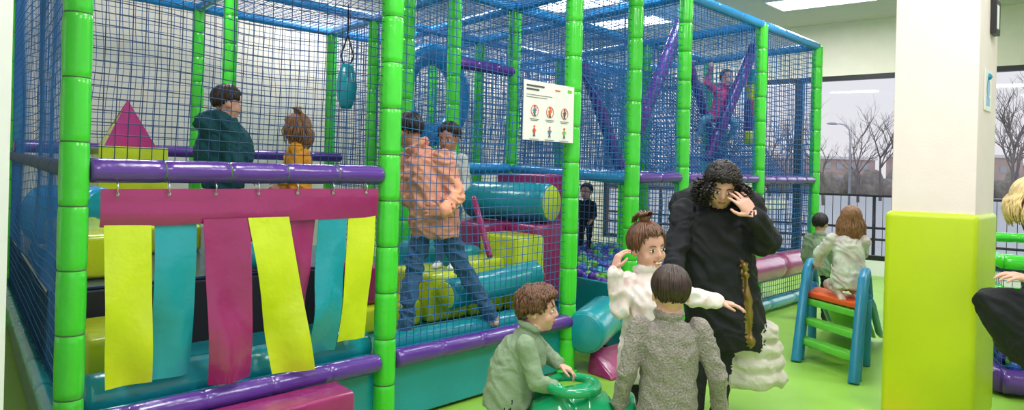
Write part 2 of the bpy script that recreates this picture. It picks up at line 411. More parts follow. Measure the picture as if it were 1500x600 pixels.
# ------------------------------------------------------------------ room
CH=3.76; WD=V((-.769,.639,0)); WP=V((5.09,11,0)); CO=WP+WD*4.375
def pl(name,pts,m):
    mb=MB(); mb.prism(pts,V((0,0,.08)) if name=='ceiling' else V((0,0,-.08))); o=mb.obj(name,[m],None,pts[0],smooth=False); fixn(o); return o
b0=V((-4.61,6.74,0))-U*6
pl('floor',[(-9,-3,0),(12,-3,0),WP-WD*10,CO,b0],M['floor'])
pl('ceiling',[(-9,-1.5,CH),(12,-1.5,CH),(WP-WD*10)+Z*CH,CO+Z*CH,b0+Z*CH],M['ceil'])
mb=MB(); L=(CO-b0); nb_=V((-.744,.668,0)); mb.box(b0,L,nb_*.15,Z*CH,0); mb.obj('wall_back',[M['cream']],None,b0,smooth=False)
nw=V((.639,.769,0))
mb=MB(); mb.box(CO+Z*2.96,-WD*14.4,nw*.2,Z*(CH-2.96),0); mb.obj('wall_window_header',[M['cream']],None,CO,smooth=False)
mb=MB(); mb.box(CO,-WD*14.4,nw*.2,Z*.22,0); mb.obj('wall_window_sill',[M['white']],None,CO,smooth=False)
glass=bpy.data.materials.new('window_glass'); glass.use_nodes=True; nt=glass.node_tree; nt.nodes.clear()
o_=nt.nodes.new('ShaderNodeOutputMaterial'); mx=nt.nodes.new('ShaderNodeMixShader'); tr=nt.nodes.new('ShaderNodeBsdfTransparent'); gl=nt.nodes.new('ShaderNodeBsdfGlossy'); gl.inputs['Roughness'].default_value=.02
mx.inputs[0].default_value=.04; nt.links.new(tr.outputs[0],mx.inputs[1]); nt.links.new(gl.outputs[0],mx.inputs[2]); nt.links.new(mx.outputs[0],o_.inputs[0])
wd=[0,1.5,2.3,3.55,5.4,7.0,8.6,10.2,12.0]
for i in range(8):
    mb=MB(); p=CO-WD*wd[i]+Z*.22; q=-WD*(wd[i+1]-wd[i]); hh=2.74
    d=-WD
    mb.box(p,d*.06,nw*.1,Z*hh,0); mb.box(p+q-d*.06,d*.06,nw*.1,Z*hh,0)
    mb.box(p,q,nw*.1,Z*.07,0); mb.box(p+Z*(hh-.07),q,nw*.1,Z*.07,0)
    mb.add([p+nw*.05,p+q+nw*.05,p+q+nw*.05+Z*hh,p+nw*.05+Z*hh],[(0,1,2,3)],1)
    mb.obj('window_%d'%(i+1),[M['black'],glass],None,p,smooth=False)
mb=MB()
for dx,dz,r in ((0,0,.12),(.14,.05,.15),(.28,.0,.11),(.05,.45,.10),(.18,.5,.13),(.33,.46,.1),(.5,.2,.1),(.62,.24,.12)):
    c=CO-WD*(2.65+dx)+Z*(.75+dz)-nw*.01
    mb.ell(c,WD*r,nw*.003,Z*r*.8,0,20,6)
mb.obj('cloud_window_sticker',[M['cream']],None,CO-WD*3)
mb=MB(); mb.prism([(-1.295,1.9,0),(-1.43,2.06,0),(-3,2.06,0),(-3,1.9,0)],Z*CH); o=mb.obj('wall_left',[M['white']],None,(-1.3,1.9,0),smooth=False); fixn(o)
def lamp(x,y,L=1.2,w=.6):
    mb=MB(); c=V((x,y,CH)); a=-WD*(L); b=U*w
    mb.box(c-a/2-b/2-Z*.02,a,b,Z*.02,0)
    mb.box(c-a/2-b/2-Z*.035-U*.03,a,U*.03,Z*.035,1); mb.box(c-a/2+b/2-Z*.035,a,U*.03,Z*.035,1)
    mb.box(c-a/2-b/2-Z*.035+WD*.03,-WD*.03,b,Z*.035,1); mb.box(c+a/2-b/2-Z*.035,-WD*.03,b,Z*.035,1)
    o=mb.obj('ceiling_lamp',[M['lamp'],M['white']],None,c,smooth=False); fixn(o)
    l=bpy.data.lights.new('panel_light','AREA'); l.shape='RECTANGLE'; l.size=1.1; l.size_y=.55; l.energy=41; l.color=(.96,.97,1)
    lo=bpy.data.objects.new('panel_light',l); sc.collection.objects.link(lo); lo.parent=o; lo.location=(0,0,-.06)
    lo.rotation_euler=(0,0,math.atan2(-WD.y,-WD.x))
for x,y in ((.85,10.2),(1.75,11.4),(4.0,9.7),(-1.6,8.2),(-2.6,5.6),(1.2,6.2),(3.4,6.6),(.2,3.2),(2.6,3.0),(-1.2,1.0),(1.4,.6),(5.8,5.2)): lamp(x,y)
cc=V((2.60,4.10,0)); wl=WD*.48; wu=U*.60
mb=MB(); mb.box(cc+WD*.02+U*.03+Z*0,WD*.43,U*.55,Z*CH,0); mb.obj('column',[M['column']],None,cc,smooth=False,bevel=.006)
mb=MB(); mb.box(cc,wl,wu,Z*1.22,0); o=mb.obj('column_pad',[M['pad']],None,cc,bevel=.035,seg=5)
mb=MB(); c=cc+U*.32+WD*.018+Z*2.28; mb.box(c,U*.13,-WD*.03,Z*.2,0); mb.box(c+U*.02+Z*.03-WD*.03,U*.06,-WD*.002,Z*.14,1)
o=mb.obj('exit_sign',[M['black'],M['white']],None,c,smooth=False,bevel=.004); 
mb=MB(); c=cc+U*.18+WD*.018+Z*1.82; mb.box(c,U*.2,-WD*.004,Z*.24,0)
mb.ell(c+U*.1+Z*.13-WD*.005,U*.05,WD*.002,Z*.06,1,14,6); mb.box(c+U*.05+Z*.03-WD*.004,U*.1,-WD*.001,Z*.05,1); mb.sph(c+U*.1+Z*.2-WD*.004,.02,1)
o=mb.obj('pictogram_plaque',[M['paper'],M['pblue']],None,c,smooth=False)
mb=MB(); mb.box((2.0,4.25,0),(.28,-.12,0),(.12,.22,0),(0,0,.012),0)
for i in range(6): mb.box(V((2.0,4.25,.012))+V((.28,-.12,0))*(.03+i/6),V((.28,-.12,0))*.12,(.12,.22,0),(0,0,.006),0)
o=mb.obj('wooden_floor_mat',[M['wood']],None,(2,4.3,0),smooth=False); fixn(o)
# ------------------------------------------------------------------ outdoors
mb=MB(); mb.prism([(-60,14.5,-.15),(30,-2,-.15),(160,40,-.15),(160,200,-.15),(-60,200,-.15)],(0,0,-.1)); o=mb.obj('street_ground',[M['asph']],None,(0,40,0),smooth=False); fixn(o)
mb=MB(); p=CO+nw*2.4; 
for h in (.55,.35,1.12): mb.tube([p+WD*3+Z*h,p-WD*14+Z*h],.022,8,0)
for i in range(120): mb.tube([p+WD*(2.9-i*.14)+Z*-.15,p+WD*(2.9-i*.14)+Z*1.1],.006 if i%10 else .03,6,0)
mb.obj('terrace_railing',[M['black']],None,p)
mb=MB()
for x,w,h in ((30,34,5.0),(72,18,6.0),(98,30,5.0),(-14,38,5.0)):
    mb.box((x,130,-.15),(w,0,0),(0,12,0),(0,0,h),0); mb.box((x-.3,129.7,h-.15),(w+.6,0,0),(0,12.6,0),(0,0,.5),1)
    for k in range(int(w/2.2)):
        for z in (1,3.2): mb.box((x+.8+k*2.2,129.9,z),(1.1,0,0),(0,.2,0),(0,0,1.1),2)
mb.obj('distant_buildings',[M['hazy_brick'],M['white'],M['asph']],None,(40,130,0),smooth=False)
def tree(x,y,h,seed):
    random.seed(seed); mb=MB()
    def br(p,d,L,r,k):
        pts=[p]; q=p
        for i in range(4):
            d=(d+V((random.uniform(-.15,.15),random.uniform(-.15,.15),random.uniform(-.03,.12)))).normalized(); q=q+d*L/4; pts.append(q)
        mb.tube(pts,[r*(1-.12*i) for i in range(5)],6 if k>1 else 4,0)
        if k>0:
            for i in range(5 if k>2 else 3):
                a=random.uniform(0,6.28); nd=(d+V((math.cos(a),math.sin(a),random.uniform(-.1,.4)))*random.uniform(.55,.9)).normalized()
                br(pts[random.choice((2,3,4))],nd,L*random.uniform(.55,.75),r*.5,k-1)
    br(V((x,y,-.15)),Z,h*.40,h*.015,4)
    mb.obj('bare_tree',[M['bark']],None,(x,y,0))
for i,(x,y,h) in enumerate(((18.2,43,6.2),(23.5,50,6.6),(21,60,8.0),(30.5,45,9.0),(8,50,7),(33,48,9),(13,46,6),(27.5,55,8),(36,60,10),(19.5,52,6.5))): tree(x,y,h,i+3)
random.seed(5)
mb=MB(); mb.tube([(15.8,34.5,-.15),(15.8,34.5,3.2),(15.75,34.5,3.7),(15.5,34.5,3.95),(15.1,34.5,4.0)],[.06,.045,.035,.03,.03],10,0); mb.ell((14.95,34.5,3.98),(.3,0,0),(0,.12,0),(0,0,.06),0)
mb.obj('street_lamp',[M['metal']],None,(15.8,34.5,0))
mb=MB()
for i in range(70): 
    x=8+i*.9; mb.ell((x,75+random.uniform(-1,1),.6),(1.0,0,0),(0,.8,0),(0,0,random.uniform(1.0,2.2)),0,10,6,lambda v: v+V((noise.noise(v),noise.noise(v*1.3),noise.noise(v*1.7)))*.3)
mb.obj('hedge_row',[M['bush']],None,(30,75,0))
# ------------------------------------------------------------------ toy slide
sl=empty('toddler_slide',(2.5,5.5,0)); dl=V((.54,.84,0)); dw=V((.287,-.958,0)); b0=V((2.20,5.62,0)); WDT=.60
mb=MB()
for k in (0,1):
    p=b0+dw*WDT*k
    for q in (0,.10):
        mb.tube([p+dl*(q*1.0)+Z*.0,p+dl*(.12+q)+Z*.28,p+dl*(.24+q)+Z*.52,p+dl*(.34+q)+Z*.68,p+dl*(.44+q*.6)+Z*.72,p+dl*(.6)+Z*.66,p+dl*.72+Z*.5],[.04,.035,.035,.035,.035,.03,.03],10,0)
    mb.box(p+dl*.05+Z*.02-dw*.012,dl*.1,dw*.024,dl*.18+Z*.5,0)
    mb.tube([p+dl*.6+Z*.0,p+dl*.6+Z*.5],.035,10,0)
    mb.tube([p+dl*.62+Z*.52,p+dl*.9+Z*.42,p+dl*1.4+Z*.12,p+dl*1.6+Z*.06],.03,8,0)
for i in range(3):
    c=b0+dl*(.10+.09*i)+Z*(.12+.14*i)
    mb.box(c+dw*.02,dw*(WDT-.04),dl*.13,Z*.05,1)
mb.box(b0+dl*.30+dw*.02+Z*.46,dw*(WDT-.04),dl*.38,Z*.04,2)
mb.box(b0+dl*.66+dw*.05+Z*.46,dw*(WDT-.1),dl*.85-Z*.43,Z*.03,1)
o=mb.obj('frame',[M['pblue'],M['pgreen'],M['orange']],sl,(2.5,5.5,0),bevel=.01); fixn(o)
# ------------------------------------------------------------------ small play pen right
pen=empty('toddler_ball_pen',(3.4,5,0)); mb=MB()
q0=V((3.25,4.85,0)); q1=q0+V((2.6,-.9,0)); q2=q0+V((1.0,2.4,0)); q3=q1+(q2-q0)
for p in (q1,q2,q3): foampipe(mb,p,p+Z*.9,.05,0)
for a,b in ((q0,q1),(q0,q2),(q2,q3)):
    foampipe(mb,a+Z*.88,b+Z*.88,.045,0); foampipe(mb,a+Z*.68,b+Z*.68,.04,0); foampipe(mb,a+Z*.1,b+Z*.1,.08,1)
net_=MB()
for a,b in ((q0,q1),(q0,q2)): net(net_,a+Z*.1,b-a,Z*.76,.05,.0025,.02,0,3)
mb.obj('rails',[M['green'],M['purple']],pen); net_.obj('net',[M['net']],pen)
mb=MB()
for i in range(26):
    for j in range(26):
        p=q0+(q1-q0)*((i+.8)/27)+(q2-q0)*((j+.8)/27)
        for z in ((.36,.28,.2) if j<1 or i<1 else (.36,)): mb.sph(p+V((random.uniform(-.02,.02),random.uniform(-.02,.02),z+random.uniform(-.03,.03))),.04,random.choice((0,0,1,1,2,3)),8,6)
mb.obj('balls',BM,pen)
mb=MB(); mb.box(q0+V((.1,.05,.0)),(q1-q0)*.93,(q2-q0)*.93,Z*.3,0); mb.obj('base',[M['teal']],pen,smooth=False)
# ------------------------------------------------------------------ ride-on toy
ro=V((.27,3.02,0)); tp=empty('ride_on_toy',ro); mb=MB()
Y_=V((0,1,0)); X_=V((1,0,0))
mb.loft([(ro+V((-.20,0,.30)),Y_*.06,Z*.05),(ro+V((-.16,0,.33)),Y_*.11,Z*.13),(ro+V((-.06,0,.34)),Y_*.135,Z*.17),(ro+V((.06,0,.35)),Y_*.14,Z*.185),(ro+V((.14,0,.33)),Y_*.13,Z*.17),(ro+V((.22,0,.30)),Y_*.09,Z*.10)],0,28,4,.85)
mb.tube([ro+V((.0+.10*math.cos(q),-.0+.12*math.sin(q),.53)) for q in [2*math.pi*i/24 for i in range(25)]],.02,10,0,False)
mb.tube([ro+V((-.17+.015*i,.0+.11*math.cos(math.pi*i/12),.40+.13*math.sin(math.pi*i/12))) for i in range(13)],.024,10,0)
mb.tube([ro+V((.17+.06*math.sin(math.pi*i/12),.13*math.cos(math.pi*i/12),.36+.12*math.sin(math.pi*i/12))) for i in range(13)],.03,10,0)
mb.ell(ro+V((.03,-.135,.42)),(.05,0,0),(0,.012,0),(0,0,.035),1,16,8); mb.ell(ro+V((-.08,-.125,.38)),(.03,0,0),(0,.012,0),(0,0,.02),1,16,8)
for y in (-.1,.1):
    for x in (-.12,.15): mb.tube([ro+V((x,y-.035,.10)),ro+V((x,y+.035,.10))],.10,24,1); mb.tube([ro+V((x,y-.04,.10)),ro+V((x,y+.04,.10))],.04,16,2)
    for x in (-.12,.15): mb.tube([ro+V((x,y*.8,.10)),ro+V((x,y*.8,.26))],.04,10,0)
remesh(mb,'body',[M['emer'],M['black'],M['lime']],tp,ro,.005,2)
# ------------------------------------------------------------------ people
def basis(f,u):
    f=V(f).normalized(); u=V(u); u=(u-f*u.dot(f)).normalized(); r=f.cross(u); return r,f,u
def head_into(mb,C,r,f,u,H,mi=0):
    L=lambda x,y,z: C+(r*x+f*y+u*z)*H
    mb.ell(L(0,-.03,.11),r*.335*H,f*.41*H,u*.385*H,mi,28,18)
    mb.ell(L(0,.09,-.17),r*.265*H,f*.285*H,u*.31*H,mi,24,14)
    mb.ell(L(0,.22,-.38),r*.11*H,f*.10*H,u*.09*H,mi,14,10)
    for s in (-1,1):
        mb.ell(L(.17*s,.22,-.15),r*.11*H,f*.11*H,u*.12*H,mi,14,10)
        mb.ell(L(.335*s,-.04,-.06),r*.035*H,f*.075*H,u*.12*H,mi,14,10)
    mb.tube([L(0,.345,.06),L(0,.40,-.03),L(0,.435,-.11)],[.035*H,.04*H,.05*H],10,mi); mb.sph(L(0,.42,-.115),.05*H,mi)
    for s in (-1,1): mb.sph(L(.045*s,.395,-.125),.035*H,mi)
    mb.ell(L(0,.34,-.255),r*.10*H,f*.045*H,u*.045*H,mi,12,8)
def face(C,r,f,u,H,browm,parent,root,smile=False):
    L=lambda x,y,z: C+(r*x+f*y+u*z)*H; mb=MB()
    for s in (-1,1):
        mb.ell(L(.135*s,.335,.0),r*.062*H,f*.035*H,u*.035*H,0,14,10)
        mb.ell(L(.135*s,.362,.0),r*.03*H,f*.012*H,u*.03*H,1,12,8)
        mb.tube([L((.135+x)*s,.362-abs(x)*.35,.035-abs(x)*.25) for x in (-.06,-.03,0,.03,.06)],.007*H,6,3)
        mb.tube([L(.06*s,.375,.09),L(.13*s,.372,.115),L(.21*s,.325,.09)],[.010*H,.012*H,.007*H],6,3)
    if smile:
        mb.ell(L(0,.375,-.262),r*.085*H,f*.02*H,u*.022*H,4,14,8)
        mb.tube([L(x,.392-abs(x)*.45,-.245+(abs(x)*.3)) for x in (-.11,-.06,0,.06,.11)],.011*H,6,2)
        mb.tube([L(x,.392-abs(x)*.45,-.29+(abs(x)*.5)) for x in (-.11,-.06,0,.06,.11)],.012*H,6,2)
    else:
        mb.tube([L(x,.395-abs(x)*.45,-.245) for x in (-.09,-.045,0,.045,.09)],[.006*H,.013*H,.011*H,.013*H,.006*H],6,2)
        mb.tube([L(x,.395-abs(x)*.45,-.27) for x in (-.08,-.04,0,.04,.08)],[.006*H,.015*H,.016*H,.015*H,.006*H],6,2)
    mb.obj('face_features',[M['eye'],M['iris'],M['lip'],browm,M['teeth']],parent,root)
def hair_mesh(C,r,f,u,H,style,m,parent,root,length=0,n=170,seed=1):
    rnd=random.Random(seed); mb=MB()
    c=C+(f*-.04+u*.12)*H; rx,ry,rz=.37*H,.445*H,.43*H
    sh=style=='short'
    if sh: rx,ry,rz=.365*H,.44*H,.43*H
    def pend(az):
        a=abs(az)
        if a<.75: return (.95 if sh else 1.0)+.12*a
        if sh:
            if a<1.15: return 1.04+(a-.75)/.4*.62
            if a<1.75: return 1.66+(a-1.15)/.6*.12
            return 1.78+min(1,(a-1.75)/.6)*.40
        if a<1.3: return 1.09+(a-.75)/.55*.75
        return 1.85+min(1,(a-1.3)/1.2)*.35
    def pt(az,ph,k=1.0):
        return c+(r*math.sin(az)*math.sin(ph)*rx+f*math.cos(az)*math.sin(ph)*ry+u*math.cos(ph)*rz)*k
    NA,NP=48,16; vs=[];fs=[]
    for j in range(NP+1):
        for i in range(NA):
            az=-math.pi+2*math.pi*i/NA; ph=pend(az)*j/NP
            k=1+.035*noise.noise(V((math.sin(az)*4,math.cos(az)*4,ph*3+seed)))+.02*noise.noise(V((math.sin(az)*14,math.cos(az)*14,ph*2)))
            if j==NP: k=.90
            if sh: k*=1-.05*max(0,(ph-1.2))
            vs.append(pt(az,ph,k))
    for j in range(NP):
        for i in range(NA): fs.append((j*NA+i,(j+1)*NA+i,(j+1)*NA+(i+1)%NA,j*NA+(i+1)%NA))
    mb.add(vs,fs,0)
    G=-Z
    for _ in range(n):
        az=rnd.uniform(-math.pi,math.pi); ps=rnd.uniform(.05,.9); pe=pend(az)*rnd.uniform(.86,1.05); pe=max(pe,ps+.3)
        k=rnd.uniform(1.0,1.05); N=8; pts=[]; sw=rnd.uniform(-.35,.35)
        amp=.055*H if style=='curly' else .012*H; fr=rnd.uniform(9,14); ph0=rnd.uniform(0,6)
        NN=N*(2 if style=='curly' else 1)
        for i in range(NN+1):
            w=i/NN; p=pt(az+sw*w,ps+(pe-ps)*w,k+.02*math.sin(w*3)-(.06*w*w if sh else 0))
            if style=='curly': p+=(r*math.sin(fr*w*2+ph0)+u*math.cos(fr*w*2+ph0)+f*math.sin(fr*w+1))*amp
            pts.append(p)
        if length>0 and (abs(az)>1.0):
            out=(pts[-1]-c); out-=G*out.dot(G); out.normalize(); Ln=length*rnd.uniform(.6,1.0); q=pts[-1]; K=6 if style!='curly' else 14
            for i in range(1,K+1):
                w=i/K; p=q+G*Ln*w+out*(.03*math.sin(w*3))*(1 if style!='curly' else 2)
                if style=='curly': p+=(r*math.sin(fr*w*3+ph0)+f*math.cos(fr*w*3+ph0))*amp
                else: p+=r*.006*math.sin(w*7+ph0)
                pts.append(p)
        rr=(.022 if sh else .025 if style!='curly' else .030)*H
        mb.tube(pts,[rr*(.4+.6*math.sin(math.pi*min(1,.15+.83*i/len(pts)))) for i in range(len(pts))],5,0)
    if style=='bun':
        b=c+(u*.50-f*.05)*H; mb.ell(b,r*.12*H,f*.12*H,u*.11*H,0,14,10,lambda v: v+(v-b)*.25*noise.noise(v*60))
        for _ in range(14):
            a=rnd.uniform(0,6.28); mb.tube([b,b+(r*math.cos(a)*.14+u*.12+f*math.sin(a)*.14)*H,b+(r*math.cos(a)*.24-f*.1+u*(.02))*H,b+(r*math.cos(a)*.24-f*.16-u*.1)*H],[.04*H,.04*H,.03*H,.01*H],5,0)
        mb.tube([b-u*.1*H+(r*math.cos(q)+f*math.sin(q))*.07*H for q in [2*math.pi*i/14 for i in range(15)]],.02*H,6,1,False)
    mb.obj('hair',[m,M['orange']],parent,root)
def hand(nm,wr,d,nrm,tv,L,m,parent,root,curl=.35,spread=.12):
    wr=V(wr);d=V(d).normalized();nrm=V(nrm);nrm=(nrm-d*nrm.dot(d)).normalized(); t=d.cross(nrm); 
    if t.dot(V(tv))<0: t=-t
    mb=MB()
    mb.bone(wr-d*.12*L,wr+d*.06*L,.13*L,.125*L)
    mb.loft([(wr,t*.13*L,nrm*.10*L),(wr+d*.12*L,t*.18*L,nrm*.10*L),(wr+d*.3*L,t*.22*L,nrm*.095*L),(wr+d*.46*L,t*.215*L,nrm*.08*L),(wr+d*.52*L,t*.2*L,nrm*.06*L)],0,20,5,.85)
    for k,(o,ln,sp) in enumerate(((.165,.42,.14),(.055,.48,.03),(-.055,.45,-.06),(-.165,.35,-.17))):
        p=wr+(d*(.47-.03*abs(k-1))+t*o)*L; dd=(d+t*sp*(spread/.12)).normalized(); a=curl*.7
        for sgm,(fr,r0,r1) in enumerate(((.44,.052,.047),(.31,.047,.042),(.25,.042,.036))):
            a_=a+curl*sgm*.9; q=p+(dd*math.cos(a_)+nrm*math.sin(a_))*ln*fr*L
            mb.bone(p,q,r0*L,r1*L,0,10); p=q
    p=wr+(d*.14+t*.15)*L; q=p+(d*.55+t*.75+nrm*.25).normalized()*.2*L; mb.bone(p,q,.075*L,.06*L,0,10)
    q2=q+(d*.85+t*.35+nrm*.35).normalized()*.15*L; mb.bone(q,q2,.058*L,.05*L,0,10)
    q3=q2+(d*.95+t*.1+nrm*.4).normalized()*.11*L; mb.bone(q2,q3,.05*L,.042*L,0,10)
    remesh(mb,nm,[m],parent,root,L*.022,2)
def figure(name,root,S,J,cols,H,hf,hu=(0,0,1),hair=None,vox=.009,thick=1.0,skin=SK,extra=None,hands=None,smile=False,collar=True,disp=.008,depth=.115):
    root=V(root); R=lambda p: root+V(p)
    par=empty(name,root); mb=MB(); j={k:R(v) for k,v in J.items()}
    r,f,u=basis(hf,hu); C=j['head']
    hm=(j['hipA']+j['hipB'])/2; sm=(j['shA']+j['shB'])/2; nk=j['neck']
    sd=(j['shB']-j['shA']); hd=(j['hipB']-j['hipA']); sn=sd.normalized(); hn=hd.normalized(); ax=(sm-hm).normalized()
    dn=ax.cross(sn).normalized(); dh=ax.cross(hn).normalized(); D=depth*S*thick
    hw=hd.length/2+.075*S*thick; sw=sd.length/2
    md=hm.lerp(sm,.45)+V(J.get('bend',(0,0,0)))
    mb.loft([(hm-ax*.10*S,hn*hw*.9,dh*D*.95),(hm,hn*hw,dh*D*1.05),(md,((hn+sn)/2)*(hw*.55+sw*.35),(dh+dn)/2*D*.98),(sm-ax*.12*S,sn*(sw*.98),dn*D*1.05),(sm-ax*.03*S,sn*(sw*.95),dn*D*.85),(sm+ax*.03*S,sn*sw*.6,dn*D*.6),(nk,sn*.062*S*1.1,dn*.06*S*1.1)],1,28,8)
    mb.bone(sm.lerp(nk,.5),C-u*.2*H-f*.05*H,.052*S*1.15,.05*S*1.15,0)
    if collar:
        nd=(C-sm).normalized(); a=nd.orthogonal().normalized(); b=nd.cross(a); cc=nk+nd*.012
        mb.tube([cc+(a*math.cos(q)+b*math.sin(q))*.062*S*1.15 for q in [2*math.pi*i/24 for i in range(25)]],.016*S*1.3,8,1,False)
    head_into(mb,C,r,f,u,H)
    for s in 'AB':
        sh,el,wr=j['sh'+s],j['el'+s],j['wr'+s]; q=thick
        mb.bone(sh,el,.056*S*q,.046*S*q,1); cf=el.lerp(wr,.93); mb.bone(el,cf,.045*S*q,.036*S*q,1)
        mb.tube([el.lerp(wr,.86),el.lerp(wr,.95)],.039*S*q,16,1)
        mb.bone(el.lerp(wr,.7),wr,.03*S,.026*S,0)
        hp,kn,an=j['hip'+s],j['kn'+s],j['an'+s]
        mb.bone(hp,kn,.078*S,.062*S,2); mb.bone(kn,an.lerp(kn,.06),.06*S,.046*S,2); mb.bone(kn.lerp(an,.8),an,.04*S,.038*S,2)
        fd=V(J.get('ft'+s,(0,-1,0))).normalized(); 
        mb.loft([(an-fd*.05*S-Z*.035*S,fd.cross(Z)*.03*S,Z*.035*S),(an+fd*.0*S-Z*.02*S,fd.cross(Z)*.042*S,Z*.05*S),(an+fd*.09*S-Z*.035*S,fd.cross(Z)*.048*S,Z*.036*S),(an+fd*.15*S-Z*.045*S,fd.cross(Z)*.04*S,Z*.024*S)],3,16,4)
    if extra: extra(mb,j,root)
    tags=[i for i in range(1,len(cols)+1) if i!=3]
    remesh(mb,'body',[skin]+cols,par,root,vox,2,disp,11/S**.5,tags)
    hm_=hair[1] if hair else H_dark
    face(C,r,f,u,H,hm_,par,root,smile)
    if hair: hair_mesh(C,r,f,u,H,hair[0],hm_,par,root,hair[2] if len(hair)>2 else 0,n=int(1.3*(hair[3] if len(hair)>3 else 170)),seed=len(name))
    HL=.175*S*1.08
    for s,(d,nr,tv,cu) in (hands or {}).items(): hand('hand_'+s.lower(),j['wr'+s],d,nr,tv,HL,skin,par,root,cu)
    return par
c_blk=cl('trousers_black',(30,30,36)); c_jean=cl('jeans',(58,92,132),bscale=60); c_shoeW=cl('shoe_white',(225,225,225)); c_shoeD=cl('shoe_dark',(50,50,60))
c_sock=cl('sock_beige',(215,190,170))
knit=mat('knit_grey',(178,168,158),rough=.95,c2=(148,138,130),nscale=130,bump=1,bscale=120)
def ex(mb,j,root):
    hm=(j['hipA']+j['hipB'])/2
    mb.tube([hm+V((math.cos(q)*.138,math.sin(q)*.10,0)) for q in [2*math.pi*i/28 for i in range(29)]],.016,8,1,False)
    for s in 'AB':
        e=j['el'+s].lerp(j['wr'+s],.9); d=(j['wr'+s]-j['el'+s]).normalized(); mb.tube([e-d*.03,e+d*.01],.034,16,1)
figure('boy_in_grey_sweater',(.633,2.9,0),.66,dict(head=(0,-.01,.935),neck=(0,0,.845),shA=(-.115,0,.80),shB=(.118,0,.80),elA=(-.165,-.02,.62),elB=(.19,-.02,.62),wrA=(-.18,.06,.46),wrB=(.225,.06,.47),hipA=(-.06,0,.44),hipB=(.06,0,.44),knA=(-.07,.01,.24),knB=(.07,.01,.24),anA=(-.08,-.01,.045),anB=(.08,-.01,.045),ftA=(-.2,1,0),ftB=(.2,1,0)),
  [knit,c_blk,c_shoeD],.20,(.05,1,-.05),hair=('short',H_dbrown,0,420),vox=.006,thick=1.2,extra=ex,hands={'A':((0,.3,-1),(1,0,0),(0,1,0),.5),'B':((0,.3,-1),(-1,0,0),(0,1,0),.5)},disp=.006,depth=.125)
c_sage=cl('sweatshirt_sage',(134,152,122))
figure('toddler_in_green_sweatshirt',(.06,3.1,0),.60,dict(head=(.065,0,.82),neck=(.03,0,.74),bend=(-.02,0,0),shA=(.015,-.09,.69),shB=(.02,.09,.69),elA=(.06,-.12,.55),elB=(.12,.10,.60),wrA=(.135,-.10,.525),wrB=(.16,.04,.58),hipA=(-.05,-.055,.45),hipB=(-.05,.055,.45),knA=(.0,-.07,.25),knB=(.0,.07,.25),anA=(-.05,-.07,.045),anB=(-.05,.07,.045),ftA=(1,0,0),ftB=(1,0,0)),
  [c_sage,c_blk,c_shoeD],.185,(.97,-.18,.02),hair=('curly',H_brown,0,190),vox=.006,thick=1.25,hands={'A':((.8,.2,-.4),(0,0,-1),(0,1,0),.6),'B':((.8,-.1,-.3),(0,0,-1),(0,-1,0),.6)},disp=.006,depth=.135)
c_wpink=mat('jacket_white_pink',(236,228,222),rough=.85,c2=(230,206,200),nscale=16,bump=.3,bscale=25)
figure('girl_in_white_sweatshirt',(.63,3.38,0),.72,dict(head=(.0,0,1.065),neck=(.005,0,.955),shA=(-.09,-.02,.905),shB=(.10,.0,.90),elA=(-.135,-.10,.80),elB=(.21,-.02,.845),wrA=(-.165,-.10,.97),wrB=(.325,-.02,.825),hipA=(-.06,0,.54),hipB=(.06,0,.54),knA=(-.07,.0,.29),knB=(.06,.0,.29),anA=(-.08,0,.05),anB=(.07,0,.05),ftA=(0,-1,0),ftB=(.2,-1,0)),
  [c_wpink,c_blk,c_shoeW],.215,(.45,-.88,-.08),(-.12,0,1),hair=('bun',H_brown,0,190),vox=.007,thick=1.25,smile=True,hands={'A':((.3,.1,1),(1,.3,-.2),(0,-1,0),.6),'B':((1,-.1,-.1),(0,0,-1),(0,-1,.3),.3)},disp=.008,depth=.125)
c_coat=cl('coat_black',(24,24,29),bump=.5,bscale=14); c_puf=cl('puffer_beige',(206,198,184)); c_top=cl('top_grey',(78,72,72))
gold=mat('zip_gold',(150,118,66),rough=.35,metal=.6)
def ex(mb,j,root):
    P=lambda x,y,z: root+V((x,y,z))
    mb.loft([(P(.03,.0,1.2),X_*.18,Y_*.13),(P(.05,0,1.0),X_*.20,Y_*.16),(P(.08,.02,.8),X_*.21,Y_*.18),(P(.12,.03,.6),X_*.215,Y_*.185),(P(.14,.04,.45),X_*.20,Y_*.17)],1,36,6)
    mb.bone(P(-.09,.12,1.22),P(.14,.12,1.26),.10,.11,1)
    mb.bone(P(.14,.04,1.28),P(.22,.0,1.22),.09,.10,1)
    mb.bone(P(.2,.0,1.2),P(.27,-.12,1.06),.10,.085,1)
    for k in range(4):
        z=.52-.085*k
        mb.loft([(P(.27,.09,z+.06),X_*(.12+.016*k),Y_*(.13)),(P(.275,.09,z+.03),X_*(.155+.018*k),Y_*.16),(P(.28,.09,z-.0),X_*(.162+.018*k),Y_*.165),(P(.28,.09,z-.04),X_*(.145+.016*k),Y_*.145)],4,30,4)
    for k in range(30):
        a=k/30; b=(k+1)/30
        q=lambda w: P(.16+.06*w,-.168+.03*w*w,.95-.47*w)
        mb.tube([q(a),q(b)],.013,8,5)
wp=(1.10,4.12,0)
